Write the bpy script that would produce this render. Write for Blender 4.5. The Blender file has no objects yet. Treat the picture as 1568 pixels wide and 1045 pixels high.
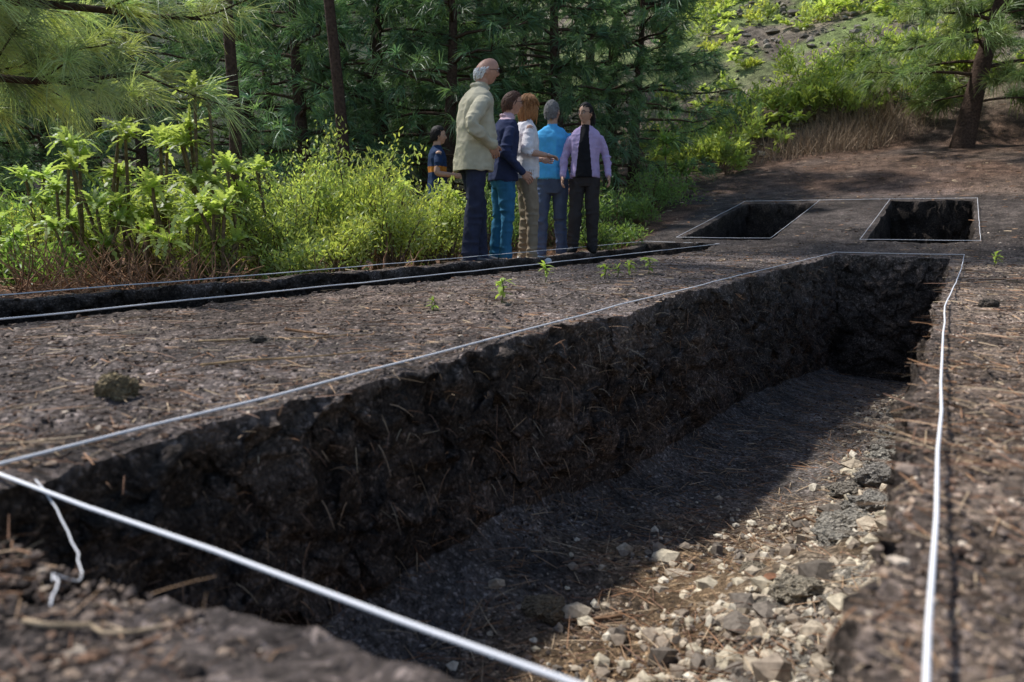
import bpy, math, numpy as np
from mathutils import Vector, Matrix, kdtree
R=np.random.default_rng(7)
scene=bpy.context.scene
# ---------------------------------------------------------------- noise
T=R.random((64,64,64,3)).astype(np.float32)*2-1
def vn(p,f,o=0.0):
    q=np.asarray(p,dtype=np.float64)*f+o+100.37
    i=np.floor(q).astype(int); r=q-i; r=r*r*(3-2*r)
    out=0
    for a in (0,1):
        for b in (0,1):
            for c in (0,1):
                wt=(r[:,0] if a else 1-r[:,0])*(r[:,1] if b else 1-r[:,1])*(r[:,2] if c else 1-r[:,2])
                out=out+T[(i[:,0]+a)%64,(i[:,1]+b)%64,(i[:,2]+c)%64]*wt[:,None]
    return out
def sm(a,b,x):
    t=np.clip((x-a)/(b-a),0,1); return t*t*(3-2*t)
def nrm(v): return v/(np.linalg.norm(v,axis=-1,keepdims=True)+1e-9)
def rsph(n,rg=R): return nrm(rg.normal(size=(n,3)))
# ---------------------------------------------------------------- mesh builder
class MB:
    def __init__(s): s.V=[];s.F=[];s.C=[];s.M=[];s.n=0
    def add(s,V,F,C=(1,1,1),mi=0):
        V=np.asarray(V,dtype=np.float32).reshape(-1,3); F=np.asarray(F)
        if len(F)==0: return
        C=np.asarray(C,dtype=np.float32)
        if C.ndim==1: C=np.tile(C,(len(V),1))
        s.V.append(V);s.F.append(F+s.n);s.C.append(C)
        s.M.append(np.full(len(F),mi) if np.isscalar(mi) else np.asarray(mi)); s.n+=len(V)
    def mesh(s,name,mats,smooth=True):
        V=np.concatenate(s.V);C=np.concatenate(s.C)
        me=bpy.data.meshes.new(name)
        loops=np.concatenate([f.ravel() for f in s.F]); tot=np.concatenate([np.full(len(f),f.shape[1]) for f in s.F])
        st=np.concatenate([[0],np.cumsum(tot)[:-1]])
        me.vertices.add(len(V));me.vertices.foreach_set('co',V.ravel())
        me.loops.add(len(loops));me.loops.foreach_set('vertex_index',loops.astype(np.int32))
        me.polygons.add(len(tot));me.polygons.foreach_set('loop_start',st.astype(np.int32))
        me.polygons.foreach_set('material_index',np.concatenate(s.M).astype(np.int32))
        me.polygons.foreach_set('use_smooth',np.full(len(tot),smooth))
        a=me.color_attributes.new('Col','FLOAT_COLOR','POINT')
        a.data.foreach_set('color',np.concatenate([C,np.ones((len(C),1),np.float32)],1).ravel())
        for m in mats: me.materials.append(m)
        me.update(calc_edges=True); return me
    def obj(s,name,mats,smooth=True):
        o=bpy.data.objects.new(name,s.mesh(name,mats,smooth)); scene.collection.objects.link(o); return o
def gridF(nr,nc):
    i=np.arange(nr-1)[:,None]*nc+np.arange(nc-1)[None]
    return np.stack([i,i+1,i+nc+1,i+nc],-1).reshape(-1,4)
def blades(base,d,L,W,droop,prof,flat=False,rg=R):
    N=len(base);P=len(prof);t=np.linspace(0,1,P)
    L=np.broadcast_to(L,(N,));W=np.broadcast_to(W,(N,));droop=np.broadcast_to(droop,(N,))
    c=base[:,None]+d[:,None]*(L[:,None]*t)[:,:,None]
    c[:,:,2]-=droop[:,None]*L[:,None]*t**2
    sd=np.cross(d,np.array([0,0,1.]) if flat else rsph(N,rg)); 
    if flat: sd=sd+rsph(N,rg)*.25
    sd=nrm(sd)
    off=sd[:,None]*(W[:,None]*np.array(prof)/2)[:,:,None]
    V=np.stack([c-off,c+off],2).reshape(-1,3)
    k=np.arange(N)[:,None]*2*P+np.arange(P-1)[None]*2
    F=np.stack([k,k+1,k+3,k+2],-1).reshape(-1,4)
    return V,F,2*P
def tube(P,Rr,n=8,cap=True):
    P=np.array(P,float);Rr=np.array(Rr,float)
    if cap:
        d0=nrm(P[0]-P[1]);d1=nrm(P[-1]-P[-2])
        P=np.vstack([P[0]+d0*Rr[0]*.7,P[0]+d0*Rr[0]*.45,P,P[-1]+d1*Rr[-1]*.45,P[-1]+d1*Rr[-1]*.7])
        Rr=np.concatenate([[Rr[0]*.05,Rr[0]*.7],Rr,[Rr[-1]*.7,Rr[-1]*.05]])
    tg=nrm(np.gradient(P,axis=0)); up=np.array([0.31,.11,.94]) if abs(tg[0][2])<.8 else np.array([1.,0.02,0])
    V=[]
    a=np.linspace(0,2*np.pi,n,endpoint=False)
    u=nrm(np.cross(tg[0],up))
    for i in range(len(P)):
        u=nrm(u-tg[i]*np.dot(u,tg[i])); v=np.cross(tg[i],u)
        V.append(P[i]+Rr[i]*(np.cos(a)[:,None]*u+np.sin(a)[:,None]*v))
    V=np.concatenate(V); F=[]
    for i in range(len(P)-1):
        for j in range(n): F.append((i*n+j,i*n+(j+1)%n,(i+1)*n+(j+1)%n,(i+1)*n+j))
    return V,np.array(F)
# ---------------------------------------------------------------- materials
def newmat(name):
    m=bpy.data.materials.new(name);m.use_nodes=True;nt=m.node_tree
    return m,nt,nt.nodes['Principled BSDF'],nt.nodes['Material Output']
def nd(nt,t,**k):
    n=nt.nodes.new(t)
    for a,b in k.items(): setattr(n,a,b)
    return n
def simple(name,col,rough=.8,scale=30,var=.25,bump=.2,bd=.003,attr=False,spec=.3):
    m,nt,b,o=newmat(name)
    tc=nd(nt,'ShaderNodeTexCoord');nz=nd(nt,'ShaderNodeTexNoise');nz.inputs['Scale'].default_value=scale;nz.inputs['Detail'].default_value=5
    nt.links.new(tc.outputs['Object'],nz.inputs['Vector'])
    mr=nd(nt,'ShaderNodeMapRange');mr.inputs['From Min'].default_value=.3;mr.inputs['From Max'].default_value=.7
    mr.inputs['To Min'].default_value=1-var;mr.inputs['To Max'].default_value=1+var
    nt.links.new(nz.outputs['Fac'],mr.inputs['Value'])
    mx=nd(nt,'ShaderNodeVectorMath',operation='SCALE')
    if attr:
        at=nd(nt,'ShaderNodeAttribute',attribute_name='Col');nt.links.new(at.outputs['Color'],mx.inputs[0])
    else: mx.inputs[0].default_value=col
    nt.links.new(mr.outputs[0],mx.inputs['Scale']);nt.links.new(mx.outputs[0],b.inputs['Base Color'])
    b.inputs['Roughness'].default_value=rough;b.inputs['Specular IOR Level'].default_value=spec
    if bump>0:
        bp=nd(nt,'ShaderNodeBump');bp.inputs['Strength'].default_value=bump;bp.inputs['Distance'].default_value=bd
        nt.links.new(nz.outputs['Fac'],bp.inputs['Height']);nt.links.new(bp.outputs[0],b.inputs['Normal'])
    return m
def foliage(name,trans=.35,rough=.6,k=(1.3,1.4,.5)):
    m,nt,b,o=newmat(name)
    at=nd(nt,'ShaderNodeAttribute',attribute_name='Col');oi=nd(nt,'ShaderNodeObjectInfo')
    mr=nd(nt,'ShaderNodeMapRange');mr.inputs['To Min'].default_value=.75;mr.inputs['To Max'].default_value=1.2
    nt.links.new(oi.outputs['Random'],mr.inputs['Value'])
    sc=nd(nt,'ShaderNodeVectorMath',operation='SCALE');nt.links.new(at.outputs['Color'],sc.inputs[0]);nt.links.new(mr.outputs[0],sc.inputs['Scale'])
    nt.links.new(sc.outputs[0],b.inputs['Base Color']);b.inputs['Roughness'].default_value=rough;b.inputs['Specular IOR Level'].default_value=.35
    tr=nd(nt,'ShaderNodeBsdfTranslucent')
    s2=nd(nt,'ShaderNodeVectorMath',operation='MULTIPLY');s2.inputs[1].default_value=k;nt.links.new(sc.outputs[0],s2.inputs[0]);nt.links.new(s2.outputs[0],tr.inputs['Color'])
    mx=nd(nt,'ShaderNodeMixShader');mx.inputs[0].default_value=trans
    nt.links.new(b.outputs[0],mx.inputs[1]);nt.links.new(tr.outputs[0],mx.inputs[2]);nt.links.new(mx.outputs[0],o.inputs['Surface'])
    return m
def soil(name):
    m,nt,b,o=newmat(name)
    L=nt.links.new
    tc=nd(nt,'ShaderNodeTexCoord');at=nd(nt,'ShaderNodeAttribute',attribute_name='Col')
    n1=nd(nt,'ShaderNodeTexNoise');n1.inputs['Scale'].default_value=42;n1.inputs['Detail'].default_value=8;n1.inputs['Roughness'].default_value=.72
    n2=nd(nt,'ShaderNodeTexNoise');n2.inputs['Scale'].default_value=5;n2.inputs['Detail'].default_value=5
    v1=nd(nt,'ShaderNodeTexVoronoi');v1.inputs['Scale'].default_value=110
    wp=nd(nt,'ShaderNodeVectorMath',operation='MULTIPLY_ADD');wp.inputs[1].default_value=(.02,.02,.02)
    L(n1.outputs['Color'],wp.inputs[0]);L(tc.outputs['Object'],wp.inputs[2])
    for n in (n1,n2): L(tc.outputs['Object'],n.inputs['Vector'])
    L(wp.outputs[0],v1.inputs['Vector'])
    r1=nd(nt,'ShaderNodeMapRange');r1.inputs['From Min'].default_value=.34;r1.inputs['From Max'].default_value=.7;r1.inputs['To Min'].default_value=.22;r1.inputs['To Max'].default_value=2.0;L(n1.outputs['Fac'],r1.inputs['Value'])
    r2=nd(nt,'ShaderNodeMapRange');r2.inputs['From Min'].default_value=.32;r2.inputs['From Max'].default_value=.68;r2.inputs['To Min'].default_value=.5;r2.inputs['To Max'].default_value=1.4;L(n2.outputs['Fac'],r2.inputs['Value'])
    sep=nd(nt,'ShaderNodeSeparateColor');L(v1.outputs['Color'],sep.inputs[0])
    pw=nd(nt,'ShaderNodeMath',operation='POWER');L(sep.outputs[0],pw.inputs[0]);pw.inputs[1].default_value=6
    ad=nd(nt,'ShaderNodeMath',operation='MULTIPLY_ADD');L(pw.outputs[0],ad.inputs[0]);ad.inputs[1].default_value=1.8;ad.inputs[2].default_value=.75
    m1=nd(nt,'ShaderNodeMath',operation='MULTIPLY');L(r1.outputs[0],m1.inputs[0]);L(r2.outputs[0],m1.inputs[1])
    m2=nd(nt,'ShaderNodeMath',operation='MULTIPLY');L(m1.outputs[0],m2.inputs[0]);L(ad.outputs[0],m2.inputs[1])
    sc=nd(nt,'ShaderNodeVectorMath',operation='SCALE');L(at.outputs['Color'],sc.inputs[0]);L(m2.outputs[0],sc.inputs['Scale'])
    L(sc.outputs[0],b.inputs['Base Color']);b.inputs['Roughness'].default_value=.9;b.inputs['Specular IOR Level'].default_value=.2
    h=nd(nt,'ShaderNodeMath',operation='MULTIPLY_ADD');L(v1.outputs['Distance'],h.inputs[0]);h.inputs[1].default_value=-.5;L(n1.outputs['Fac'],h.inputs[2])
    bp=nd(nt,'ShaderNodeBump');bp.inputs['Strength'].default_value=1;bp.inputs['Distance'].default_value=.022
    L(h.outputs[0],bp.inputs['Height']);L(bp.outputs[0],b.inputs['Normal'])
    return m
M_soil=soil('volcanic_soil')
M_stone=simple('stone',(1,1,1),.9,90,.35,0,.004,attr=True,spec=.2)
M_dry=simple('dry_needles',(1,1,1),.7,40,.2,0,attr=True)
M_needle=foliage('pine_needles',.35,.45,(1.3,1.4,.8))
M_leaf=foliage('green_leaves',.5,.45,(1.4,1.4,.6))
M_bark=simple('bark',(1,1,1),.95,25,.45,.9,.02,attr=True,spec=.1)
M_string=simple('white_cord',(.8,.8,.82),.7,400,.1,.4,.002)
# ---------------------------------------------------------------- terrain
CX,CY=-.721,1.008; A,B=.8567,.5158
W0,W1,S0,S1=.02,1.09,-.10,8.12
def to_sw(x,y): dx=x-CX;dy=y-CY; return B*dx+A*dy, A*dx-B*dy
def to_xy(s,w): return CX+B*s+A*w, CY+A*s-B*w
def base_z(x,y):
    s,w=to_sw(x,y); s=np.minimum(s,75)
    hf=sm(-1,6,x)
    z=.158*np.maximum(0,s-8.75)+.092*np.maximum(0,s-14)*(.3+.7*hf)+(.42*hf)*np.maximum(0,s-18.8)
    z=z+(1-hf)*.3*np.maximum(0,y-24)
    z=z-.17*(1-sm(-2.95,-2.6,w))*(1-sm(7,11,s))
    z=z-.022*sm(-.3,-.1,s)*(1-sm(-.05,.25,s))*sm(-.1,.15,w)*(1-sm(1.1,1.3,w))
    z=z+.5*sm(18,30,s)*np.sin(x*.35+1)*np.sin(y*.3)*sm(18,30,s)
    return z
PITS={'main':(W0,W1,S0,S1),'narrow':(-2.52,-1.6,-1.5,9.2),'fr':(.16,1.28,9.5,13.0),'fl':(-2.15,-.98,9.5,13.0)}
def pit_floor(k,s,w):
    x,y=to_xy(s,w); z=base_z(x,y)
    if k=='main':
        d=np.interp(s,[-.2,1.3,2.2,4.5,8.1],[.58,.62,.78,.9,1.3])
        z=-d+.1*np.exp(-(w-W0)/.1)+.16*sm(.5,1.05,w)*(1-sm(2.5,6,s))+.06*np.exp(-(W1-w)/.08)
    elif k=='narrow': z=-.45+.06*np.exp(-(w+2.52)/.1)+np.maximum(0,z)
    else: z=z-.85
    return z
def dispv(p,dz=1.0):
    r=np.linalg.norm(p[:,:2],axis=1)
    D=.022*vn(p,2.6)+.013*vn(p,8,3.3)+(.011*vn(p,25,7.7)+.006*vn(p,60,1.1)*(r<4.5)[:,None])
    far=sm(12,25,r)[:,None]; D=D*(1-far)+far*(.12*vn(p,.9)+.06*vn(p,2.3))
    D[:,2]*=dz
    s,w=to_sw(p[:,0],p[:,1])
    ds=np.interp(w,[0,.15,.35,.65,.9,1.1],[0,-.05,-.065,.05,.05,0])*np.exp(-((s+.1)/.16)**2)
    dw=.02*np.exp(-((s-.35)/.5)**2)*np.exp(-((w-1.09)/.08)**2)
    D[:,0]+=B*ds+A*dw;D[:,1]+=A*ds-B*dw
    return D
def surf(x,y):
    s,w=to_sw(x,y); z=base_z(x,y); reg=np.zeros(len(x),int)
    for i,(k,(w0,w1,s0,s1)) in enumerate(PITS.items()):
        m=(w>w0)&(w<w1)&(s>s0)&(s<s1)
        z=np.where(m,pit_floor(k,s,w),z); reg=np.where(m,i+1,reg)
    p=np.stack([x,y,z],1); return z+dispv(p,.7)[:,2],reg
def lines(c,lo,hi,a,b,snap):
    o=[c];
    while o[-1]<hi: o.append(o[-1]+a+b*abs(o[-1]-c))
    q=[c]
    while q[-1]>lo: q.append(q[-1]-a-b*abs(q[-1]-c))
    l=np.array(sorted(set(o+q)))
    for v in snap: l[np.argmin(abs(l-v))]=v
    return np.sort(l)
SL=lines(-.2,-8,160,.0095,.0115,[S0,8.12,-1.5,9.2,9.5,13.0])
WL=lines(1.0,-120,120,.0095,.0115,[W0,W1,-2.52,-1.6,.16,1.28,-2.15,-.98])
def soilcol(p,s,w,kind):
    n=vn(p,1.3,5)[:,0];n2=vn(p,5,9)[:,0];n3=vn(p,.5,2)[:,0]
    c=np.tile(np.array([.185,.15,.133]),(len(p),1))
    def mix(c,col,m): return c*(1-m[:,None])+np.array(col)*m[:,None]
    if kind=='top':
        c=mix(c,[.22,.155,.115],np.clip(n3*1.5,0,1)*.6)
        c=mix(c,[.29,.215,.16],sm(1.0,1.2,w)*.8)
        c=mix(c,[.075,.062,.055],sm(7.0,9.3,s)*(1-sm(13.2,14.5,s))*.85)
        c=mix(c,[.24,.12,.065],np.clip((1-sm(-2.9,-2.6,w))*.85*(n*.5+.8),0,1)*(s<13))
        c=mix(c,[.13,.08,.055],sm(13,15,s)*np.clip(.8+n*.6,0,1))
        c=mix(c,[.25,.215,.165],sm(19,22,s)*(.75+.25*n))
        c=mix(c,[.16,.22,.06],sm(20,24,s)*sm(-.3,.3,n+n3)*.8)
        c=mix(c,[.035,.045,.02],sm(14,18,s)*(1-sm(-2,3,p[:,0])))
        c=c*(1+.4*n2+.3*n)[:,None]
    elif kind=='wall':
        c=np.tile(np.array([.118,.092,.075]),(len(p),1))*(1+.4*n2+.3*n)[:,None]
    else:
        c=np.tile(np.array([.175,.152,.137]),(len(p),1))
        if kind=='mainfloor':
            t=sm(.15,.55,w+.2*n2)*(1-sm(1.6,2.8,s+n*.6))
            c=mix(c,[.25,.165,.09],t*.9)
            t2=sm(.7,.95,w+.15*n2)*(1-sm(4.5,7,s+n*.8)); c=mix(c,[.36,.32,.26],t2*np.clip(.6+n2,0,1))
        c=c*(1+.3*n2)[:,None]
    return np.clip(c,.008,.6)
g=MB()
SS,WW=np.meshgrid(SL,WL,indexing='ij');s=SS.ravel();w=WW.ravel()
x,y=to_xy(s,w);p=np.stack([x,y,base_z(x,y)],1)
F=gridF(len(SL),len(WL))
cs=(s[F[:,0]]+s[F[:,2]])/2;cw=(w[F[:,0]]+w[F[:,2]])/2
keep=np.ones(len(F),bool)
for k,(w0,w1,s0,s1) in PITS.items(): keep&=~((cw>w0)&(cw<w1)&(cs>s0)&(cs<s1))
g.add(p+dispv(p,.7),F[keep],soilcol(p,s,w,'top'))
for k,(w0,w1,s0,s1) in PITS.items():
    sl=SL[(SL>=s0-1e-6)&(SL<=s1+1e-6)];wl=WL[(WL>=w0-1e-6)&(WL<=w1+1e-6)]
    a,b=np.meshgrid(sl,wl,indexing='ij');a=a.ravel();b=b.ravel();x,y=to_xy(a,b)
    p=np.stack([x,y,pit_floor(k,a,b)],1)
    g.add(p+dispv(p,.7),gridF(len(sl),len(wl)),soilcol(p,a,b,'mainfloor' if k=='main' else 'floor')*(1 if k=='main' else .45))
    K=64 if k=='main' else 14
    for es,ew in ((sl,np.full(len(sl),w0)),(sl,np.full(len(sl),w1)),(np.full(len(wl),s0),wl),(np.full(len(wl),s1),wl)):
        x,y=to_xy(es,ew);zt=base_z(x,y);zb=pit_floor(k,es,ew);t=np.linspace(0,1,K)[:,None]
        Z=(zt*(1-t)+zb*t); X=np.tile(x,(K,1));Y=np.tile(y,(K,1))
        p=np.stack([X.ravel(),Y.ravel(),Z.ravel()],1)
        D=dispv(p,.7); tt=np.repeat(t[:,0],len(x)); env=np.minimum(1,np.minimum(tt,1-tt)*12)
        D=D+(.036*vn(p,11,4)+.03*vn(p,25,6)+.014*vn(p,52,8))*env[:,None]
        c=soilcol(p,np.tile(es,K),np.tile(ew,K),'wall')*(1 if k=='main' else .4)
        ct=soilcol(p,np.tile(es,K),np.tile(ew,K),'top'); m=np.exp(-tt*(zt-zb).mean()/.02)[:,None]
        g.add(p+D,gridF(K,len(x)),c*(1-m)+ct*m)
ground=g.obj('ground',[M_soil])
# ---------------------------------------------------------------- pebbles
phi=(1+5**.5)/2
IV=nrm(np.array([(-1,phi,0),(1,phi,0),(-1,-phi,0),(1,-phi,0),(0,-1,phi),(0,1,phi),(0,-1,-phi),(0,1,-phi),(phi,0,-1),(phi,0,1),(-phi,0,-1),(-phi,0,1)],float))
IF=np.array([(0,11,5),(0,5,1),(0,1,7),(0,7,10),(0,10,11),(1,5,9),(5,11,4),(11,10,2),(10,7,6),(7,1,8),(3,9,4),(3,4,2),(3,2,6),(3,6,8),(3,8,9),(4,9,5),(2,4,11),(6,2,10),(8,6,7),(9,8,1)])
def pebbles(c,size,col,flat=.65):
    N=len(c);sc=size[:,None,None]*R.uniform(.6,1.25,(N,1,3))*np.array([1,1,flat])
    V=c[:,None]+(IV[None]+R.normal(size=(N,12,3))*.16)*sc
    F=(IF[None]+(np.arange(N)*12)[:,None,None]).reshape(-1,3)
    return V.reshape(-1,3),F,np.repeat(col,12,0)
N=52000
r=np.exp(R.uniform(np.log(.45),np.log(11),N));th=R.uniform(-.9,.9,N)
x=r*np.sin(th);y=r*np.cos(th);z,reg=surf(x,y)
pal=np.array([[.06,.047,.04],[.12,.093,.078],[.19,.145,.115],[.3,.22,.16],[.44,.36,.28],[.13,.08,.055]])
ci=R.choice(6,N,p=[.29,.28,.19,.12,.045,.075]);col=pal[ci]*R.uniform(.7,1.25,(N,1))
s,w=to_sw(x,y)
size=.0015+.0008*r+R.exponential(.0014,N)
ok=(reg<2)&~((w<-2.6)&(R.random(N)<.6))
col[(reg==1)]*=.9
col[(w>1.05)]*=1.25
mb=MB();V,F,C=pebbles(np.stack([x,y,z+size*.1],1)[ok],size[ok],col[ok]);mb.add(V,F,C)
mb.obj('gravel',[M_stone],False)
N=5600
s=np.where(R.random(N)<.55,np.abs(R.normal(0,1,N))*1.3,R.uniform(0,6.5,N));w=1.05-np.abs(R.normal(0,.3,N))*np.where(s>2.5,.6,1)
m=(w>.1)&(s<6.5)&(s>-.02);s=s[m];w=w[m];x,y=to_xy(s,w);z,_=surf(x,y);N=len(s)
size=np.clip(R.lognormal(-5.0,.65,N),.003,.045)
pal=np.array([[.52,.45,.33],[.42,.35,.26],[.26,.21,.16],[.16,.135,.11],[.6,.54,.43]])
C0=pal[R.choice(5,N,p=[.22,.25,.23,.22,.08])]*R.uniform(.8,1.2,(N,1))
mb=MB();V,F,C=pebbles(np.stack([x,y,z+size*.15],1),size,C0,.8);mb.add(V,F,C)
mb.obj('rubble',[M_stone],False)
def rock(name,x,y,rad,col,seed,flat=.6):
    bpy.ops.mesh.primitive_ico_sphere_add(subdivisions=5,radius=1);o=bpy.context.object;o.name=name
    me=o.data;n=len(me.vertices);v=np.empty(n*3);me.vertices.foreach_get('co',v);v=v.reshape(-1,3)
    q=np.round(v*2.3+vn(v,1.2,seed)*.8)/2.3; v=v*.65+q*.35
    v=v*(1+.35*vn(v,1.3,seed)[:,:1]+.2*vn(v,3.5,seed)[:,:1]+.12*vn(v,9,seed)[:,:1]+.05*vn(v,20,seed)[:,:1])
    me.vertices.foreach_set('co',v.ravel());me.materials.append(simple(name+'_mat',col,.95,6,.6,1,.08))
    z,_=surf(np.array([x]),np.array([y]));o.location=(x,y,float(z[0])+rad*flat*.3);o.scale=(rad,rad*.85,rad*flat)
    return o
rock('rock',-.79,1.44,.036,(.42,.33,.19),3,.8)
rock('rock',-.73,2.12,.035,(.2,.17,.14),9,.5)
for i,(s_,w_,r_,c_) in enumerate([(1.0,.33,.05,(.36,.28,.18)),(1.6,.93,.07,(.45,.41,.34)),(2.2,.95,.09,(.38,.35,.3)),(2.9,.96,.1,(.4,.37,.31)),(.75,.72,.045,(.5,.4,.25)),(2.5,.84,.06,(.42,.37,.3)),(1.2,.88,.06,(.5,.43,.32)),(3.7,.95,.1,(.36,.34,.3)),(1.9,.92,.08,(.45,.41,.34)),(2.6,.95,.09,(.34,.31,.27)),(3.3,.93,.08,(.36,.33,.28)),(1.4,.75,.04,(.48,.4,.29)),(4.4,.95,.1,(.3,.28,.25)),(5.0,.93,.09,(.28,.26,.23))]):
    x,y=to_xy(s_,w_);rock('rock',x,y,r_,c_,i*3+1,.5)
for (x_,y_,r_,c_) in [(1.95,3.0,.04,(.2,.165,.13)),(1.15,1.5,.02,(.4,.32,.22)),(-5,6.0,.2,(.07,.06,.055)),(-2.6,5.1,.06,(.12,.08,.06))]:
    rock('rock',x_,y_,r_,c_,int(x_*7+20))
# ---------------------------------------------------------------- needle litter
N=48000
r=np.exp(R.uniform(np.log(.45),np.log(22),N));th=R.uniform(-1.0,.95,N);x=r*np.sin(th);y=r*np.cos(th)
z,reg=surf(x,y);s,w=to_sw(x,y)
clump=vn(np.stack([x,y,x*0],1),1.7,3)[:,0]
prob=(.36+.25*(w>1.05)+.6*(w<-2.6)+.6*(s>13)+.5*np.clip(clump,0,1))*np.where(r<1.2,.4,1)*np.where((s>8)&(s<13),.5,1)
ok=(R.random(N)<prob)&((reg<2))
x,y,z,r,s,w=[q[ok] for q in (x,y,z,r,s,w)];N=len(x)
a=R.uniform(0,2*np.pi,N);d=nrm(np.stack([np.cos(a),np.sin(a),R.normal(0,.03,N)],1))
V,F,k=blades(np.stack([x,y,z+.003],1),d,R.uniform(.02,.09,N)*np.clip(r,.5,1.3),.0007+.0009*r,R.uniform(-.03,.08,N),[1,1,.8,.5])
pal=np.array([[.42,.27,.16],[.32,.17,.09],[.48,.36,.23],[.22,.12,.075]]);C=np.repeat(pal[R.choice(4,N)]*R.uniform(.7,1.2,(N,1)),k,0)
mb=MB();mb.add(V,F,C)
N=1900
s=R.uniform(.1,8,N)**1;w=np.where(R.random(N)<.85,W0+.025,W1-.01);x,y=to_xy(s,w);zf=pit_floor('main',s,w);z=zf*R.uniform(.05,1,N)
out=np.where(w<.5,1,-1)[:,None]*np.array([A,-B,0]);d=nrm(out*R.uniform(.3,1,(N,1))+R.normal(size=(N,3))*.7)
V,F,k=blades(np.stack([x,y,z],1),d,R.uniform(.02,.08,N)*np.clip(s/2+.4,.4,1),.002,R.uniform(0,.9,N),[1,1,.8,.4]);C=np.repeat(pal[R.choice(4,N)],k,0);mb.add(V,F,C)
N=3800
s=R.uniform(-.0,7.5,N);w=R.uniform(.05,1.0,N);x,y=to_xy(s,w);z,_=surf(x,y);a=R.uniform(0,6.28,N)
d=nrm(np.stack([np.cos(a),np.sin(a),np.abs(R.normal(0,.15,N))],1));V,F,k=blades(np.stack([x,y,z+.006],1),d,R.uniform(.04,.12,N),.0018,R.uniform(0,.3,N),[1,1,.8,.4]);C=np.repeat(pal[R.choice(4,N)]*.9,k,0);mb.add(V,F,C)
mb.obj('pine_needle_litter',[M_dry])
def twig(px,py,L,ang,rad,col=(.2,.12,.07)):
    P=[];
    for i in range(6):
        t=i/5;P.append((px+math.cos(ang)*L*t+R.normal()*.006,py+math.sin(ang)*L*t+R.normal()*.006,0))
    P=np.array(P);z,_=surf(P[:,0],P[:,1]);P[:,2]=z.max()+rad*.6+R.normal(size=6)*.003
    m=MB();V,F=tube(P,np.linspace(rad,rad*.5,6),6);m.add(V,F,col);m.obj('twig',[M_bark])
twig(-.72,2.3,.2,-.5,.006);twig(-.75,1.75,.5,.5,.003,(.35,.24,.13));twig(-.42,.6,.12,-.1,.003,(.35,.27,.18))
twig(-.9,2.1,.5,.25,.003,(.4,.28,.16))
for s_,w_ in ((1.1,.5),(1.9,.75)): x,y=to_xy(s_,w_);twig(x,y,.18,s_*3,.005)
m=MB()
for s_,w_ in ((1.25,.8),(3.4,.75)):
    x,y=to_xy(s_,w_);z,_=surf(np.array([x]),np.array([y]));V,F,k=blades(np.array([[x,y,z[0]+.015]]),np.array([[.8,.5,.3]]),.08,.03,.5,[.5,1,.9,.6,.3],flat=True);m.add(V,F,(.22,.11,.065))
m.obj('bark_flake',[M_bark])
# ---------------------------------------------------------------- strings
def cord(pts,rad=.0026,name='boundary_string'):
    P=[]
    for i in range(len(pts)-1):
        a,b=np.array(pts[i],float),np.array(pts[i+1],float);n=max(3,int(np.linalg.norm(b-a)/.25))
        for j in range(n): 
            t=j/n;q=a*(1-t)+b*t;q[2]-=.003*4*t*(1-t)*min(1,np.linalg.norm(b-a)/3);P.append(q)
    P.append(np.array(pts[-1],float));P=np.array(P)+R.normal(size=(len(P),3))*.0012
    m=MB();V,F=tube(P,np.full(len(P),rad),8);m.add(V,F);return m.obj(name,[M_string])
def swz(s,w,dz): 
    x,y=to_xy(s,w);return (x,y,float(base_z(np.array([x]),np.array([y]))[0])+dz)
def swa(s,w,z): x,y=to_xy(s,w);return (x,y,z)
cord([swa(0,-.03,.004),swa(1,.0,.014),swa(2.2,.015,.03),swa(4.4,.0,.03),swa(8.2,.0,.03),swa(8.2,1.19,.03)])
cord([swa(-.01,-.03,.0),swa(-.03,1.25,.002)],.0028);cord([swa(-.9,1.155,.03),swa(2.8,1.11,.03),swa(5.5,1.165,.03),swa(8.2,1.19,.03)],.0027)
cord([swa(-2,-2.6,.02),swa(3,-2.57,.03),swa(9.25,-2.57,.09),swa(9.25,-1.55,.07),swa(3,-1.56,.035),swa(-2,-1.57,.035)],.003)
cord([swz(9.42,.1,.04),swz(13.05,.12,.04),swz(13.05,1.32,.04),swz(9.42,1.34,.04),swz(9.42,.1,.04)],.0026)
cord([swz(9.42,-2.2,.04),swz(13.05,-2.18,.04),swz(13.05,-.94,.04),swz(9.42,-.95,.04),swz(9.42,-2.2,.04)],.0026)
cord([swz(13.05,-.94,.04),swz(13.05,.12,.04)],.0026)
cord([swa(0,.08,.0),swa(-.02,.17,-.015),swa(-.05,.26,-.03),swa(-.08,.33,-.035),swa(-.11,.38,-.02),swa(-.135,.385,.0),swa(-.145,.41,.002),swa(-.17,.45,.002)],.001,'loose_string')
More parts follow.
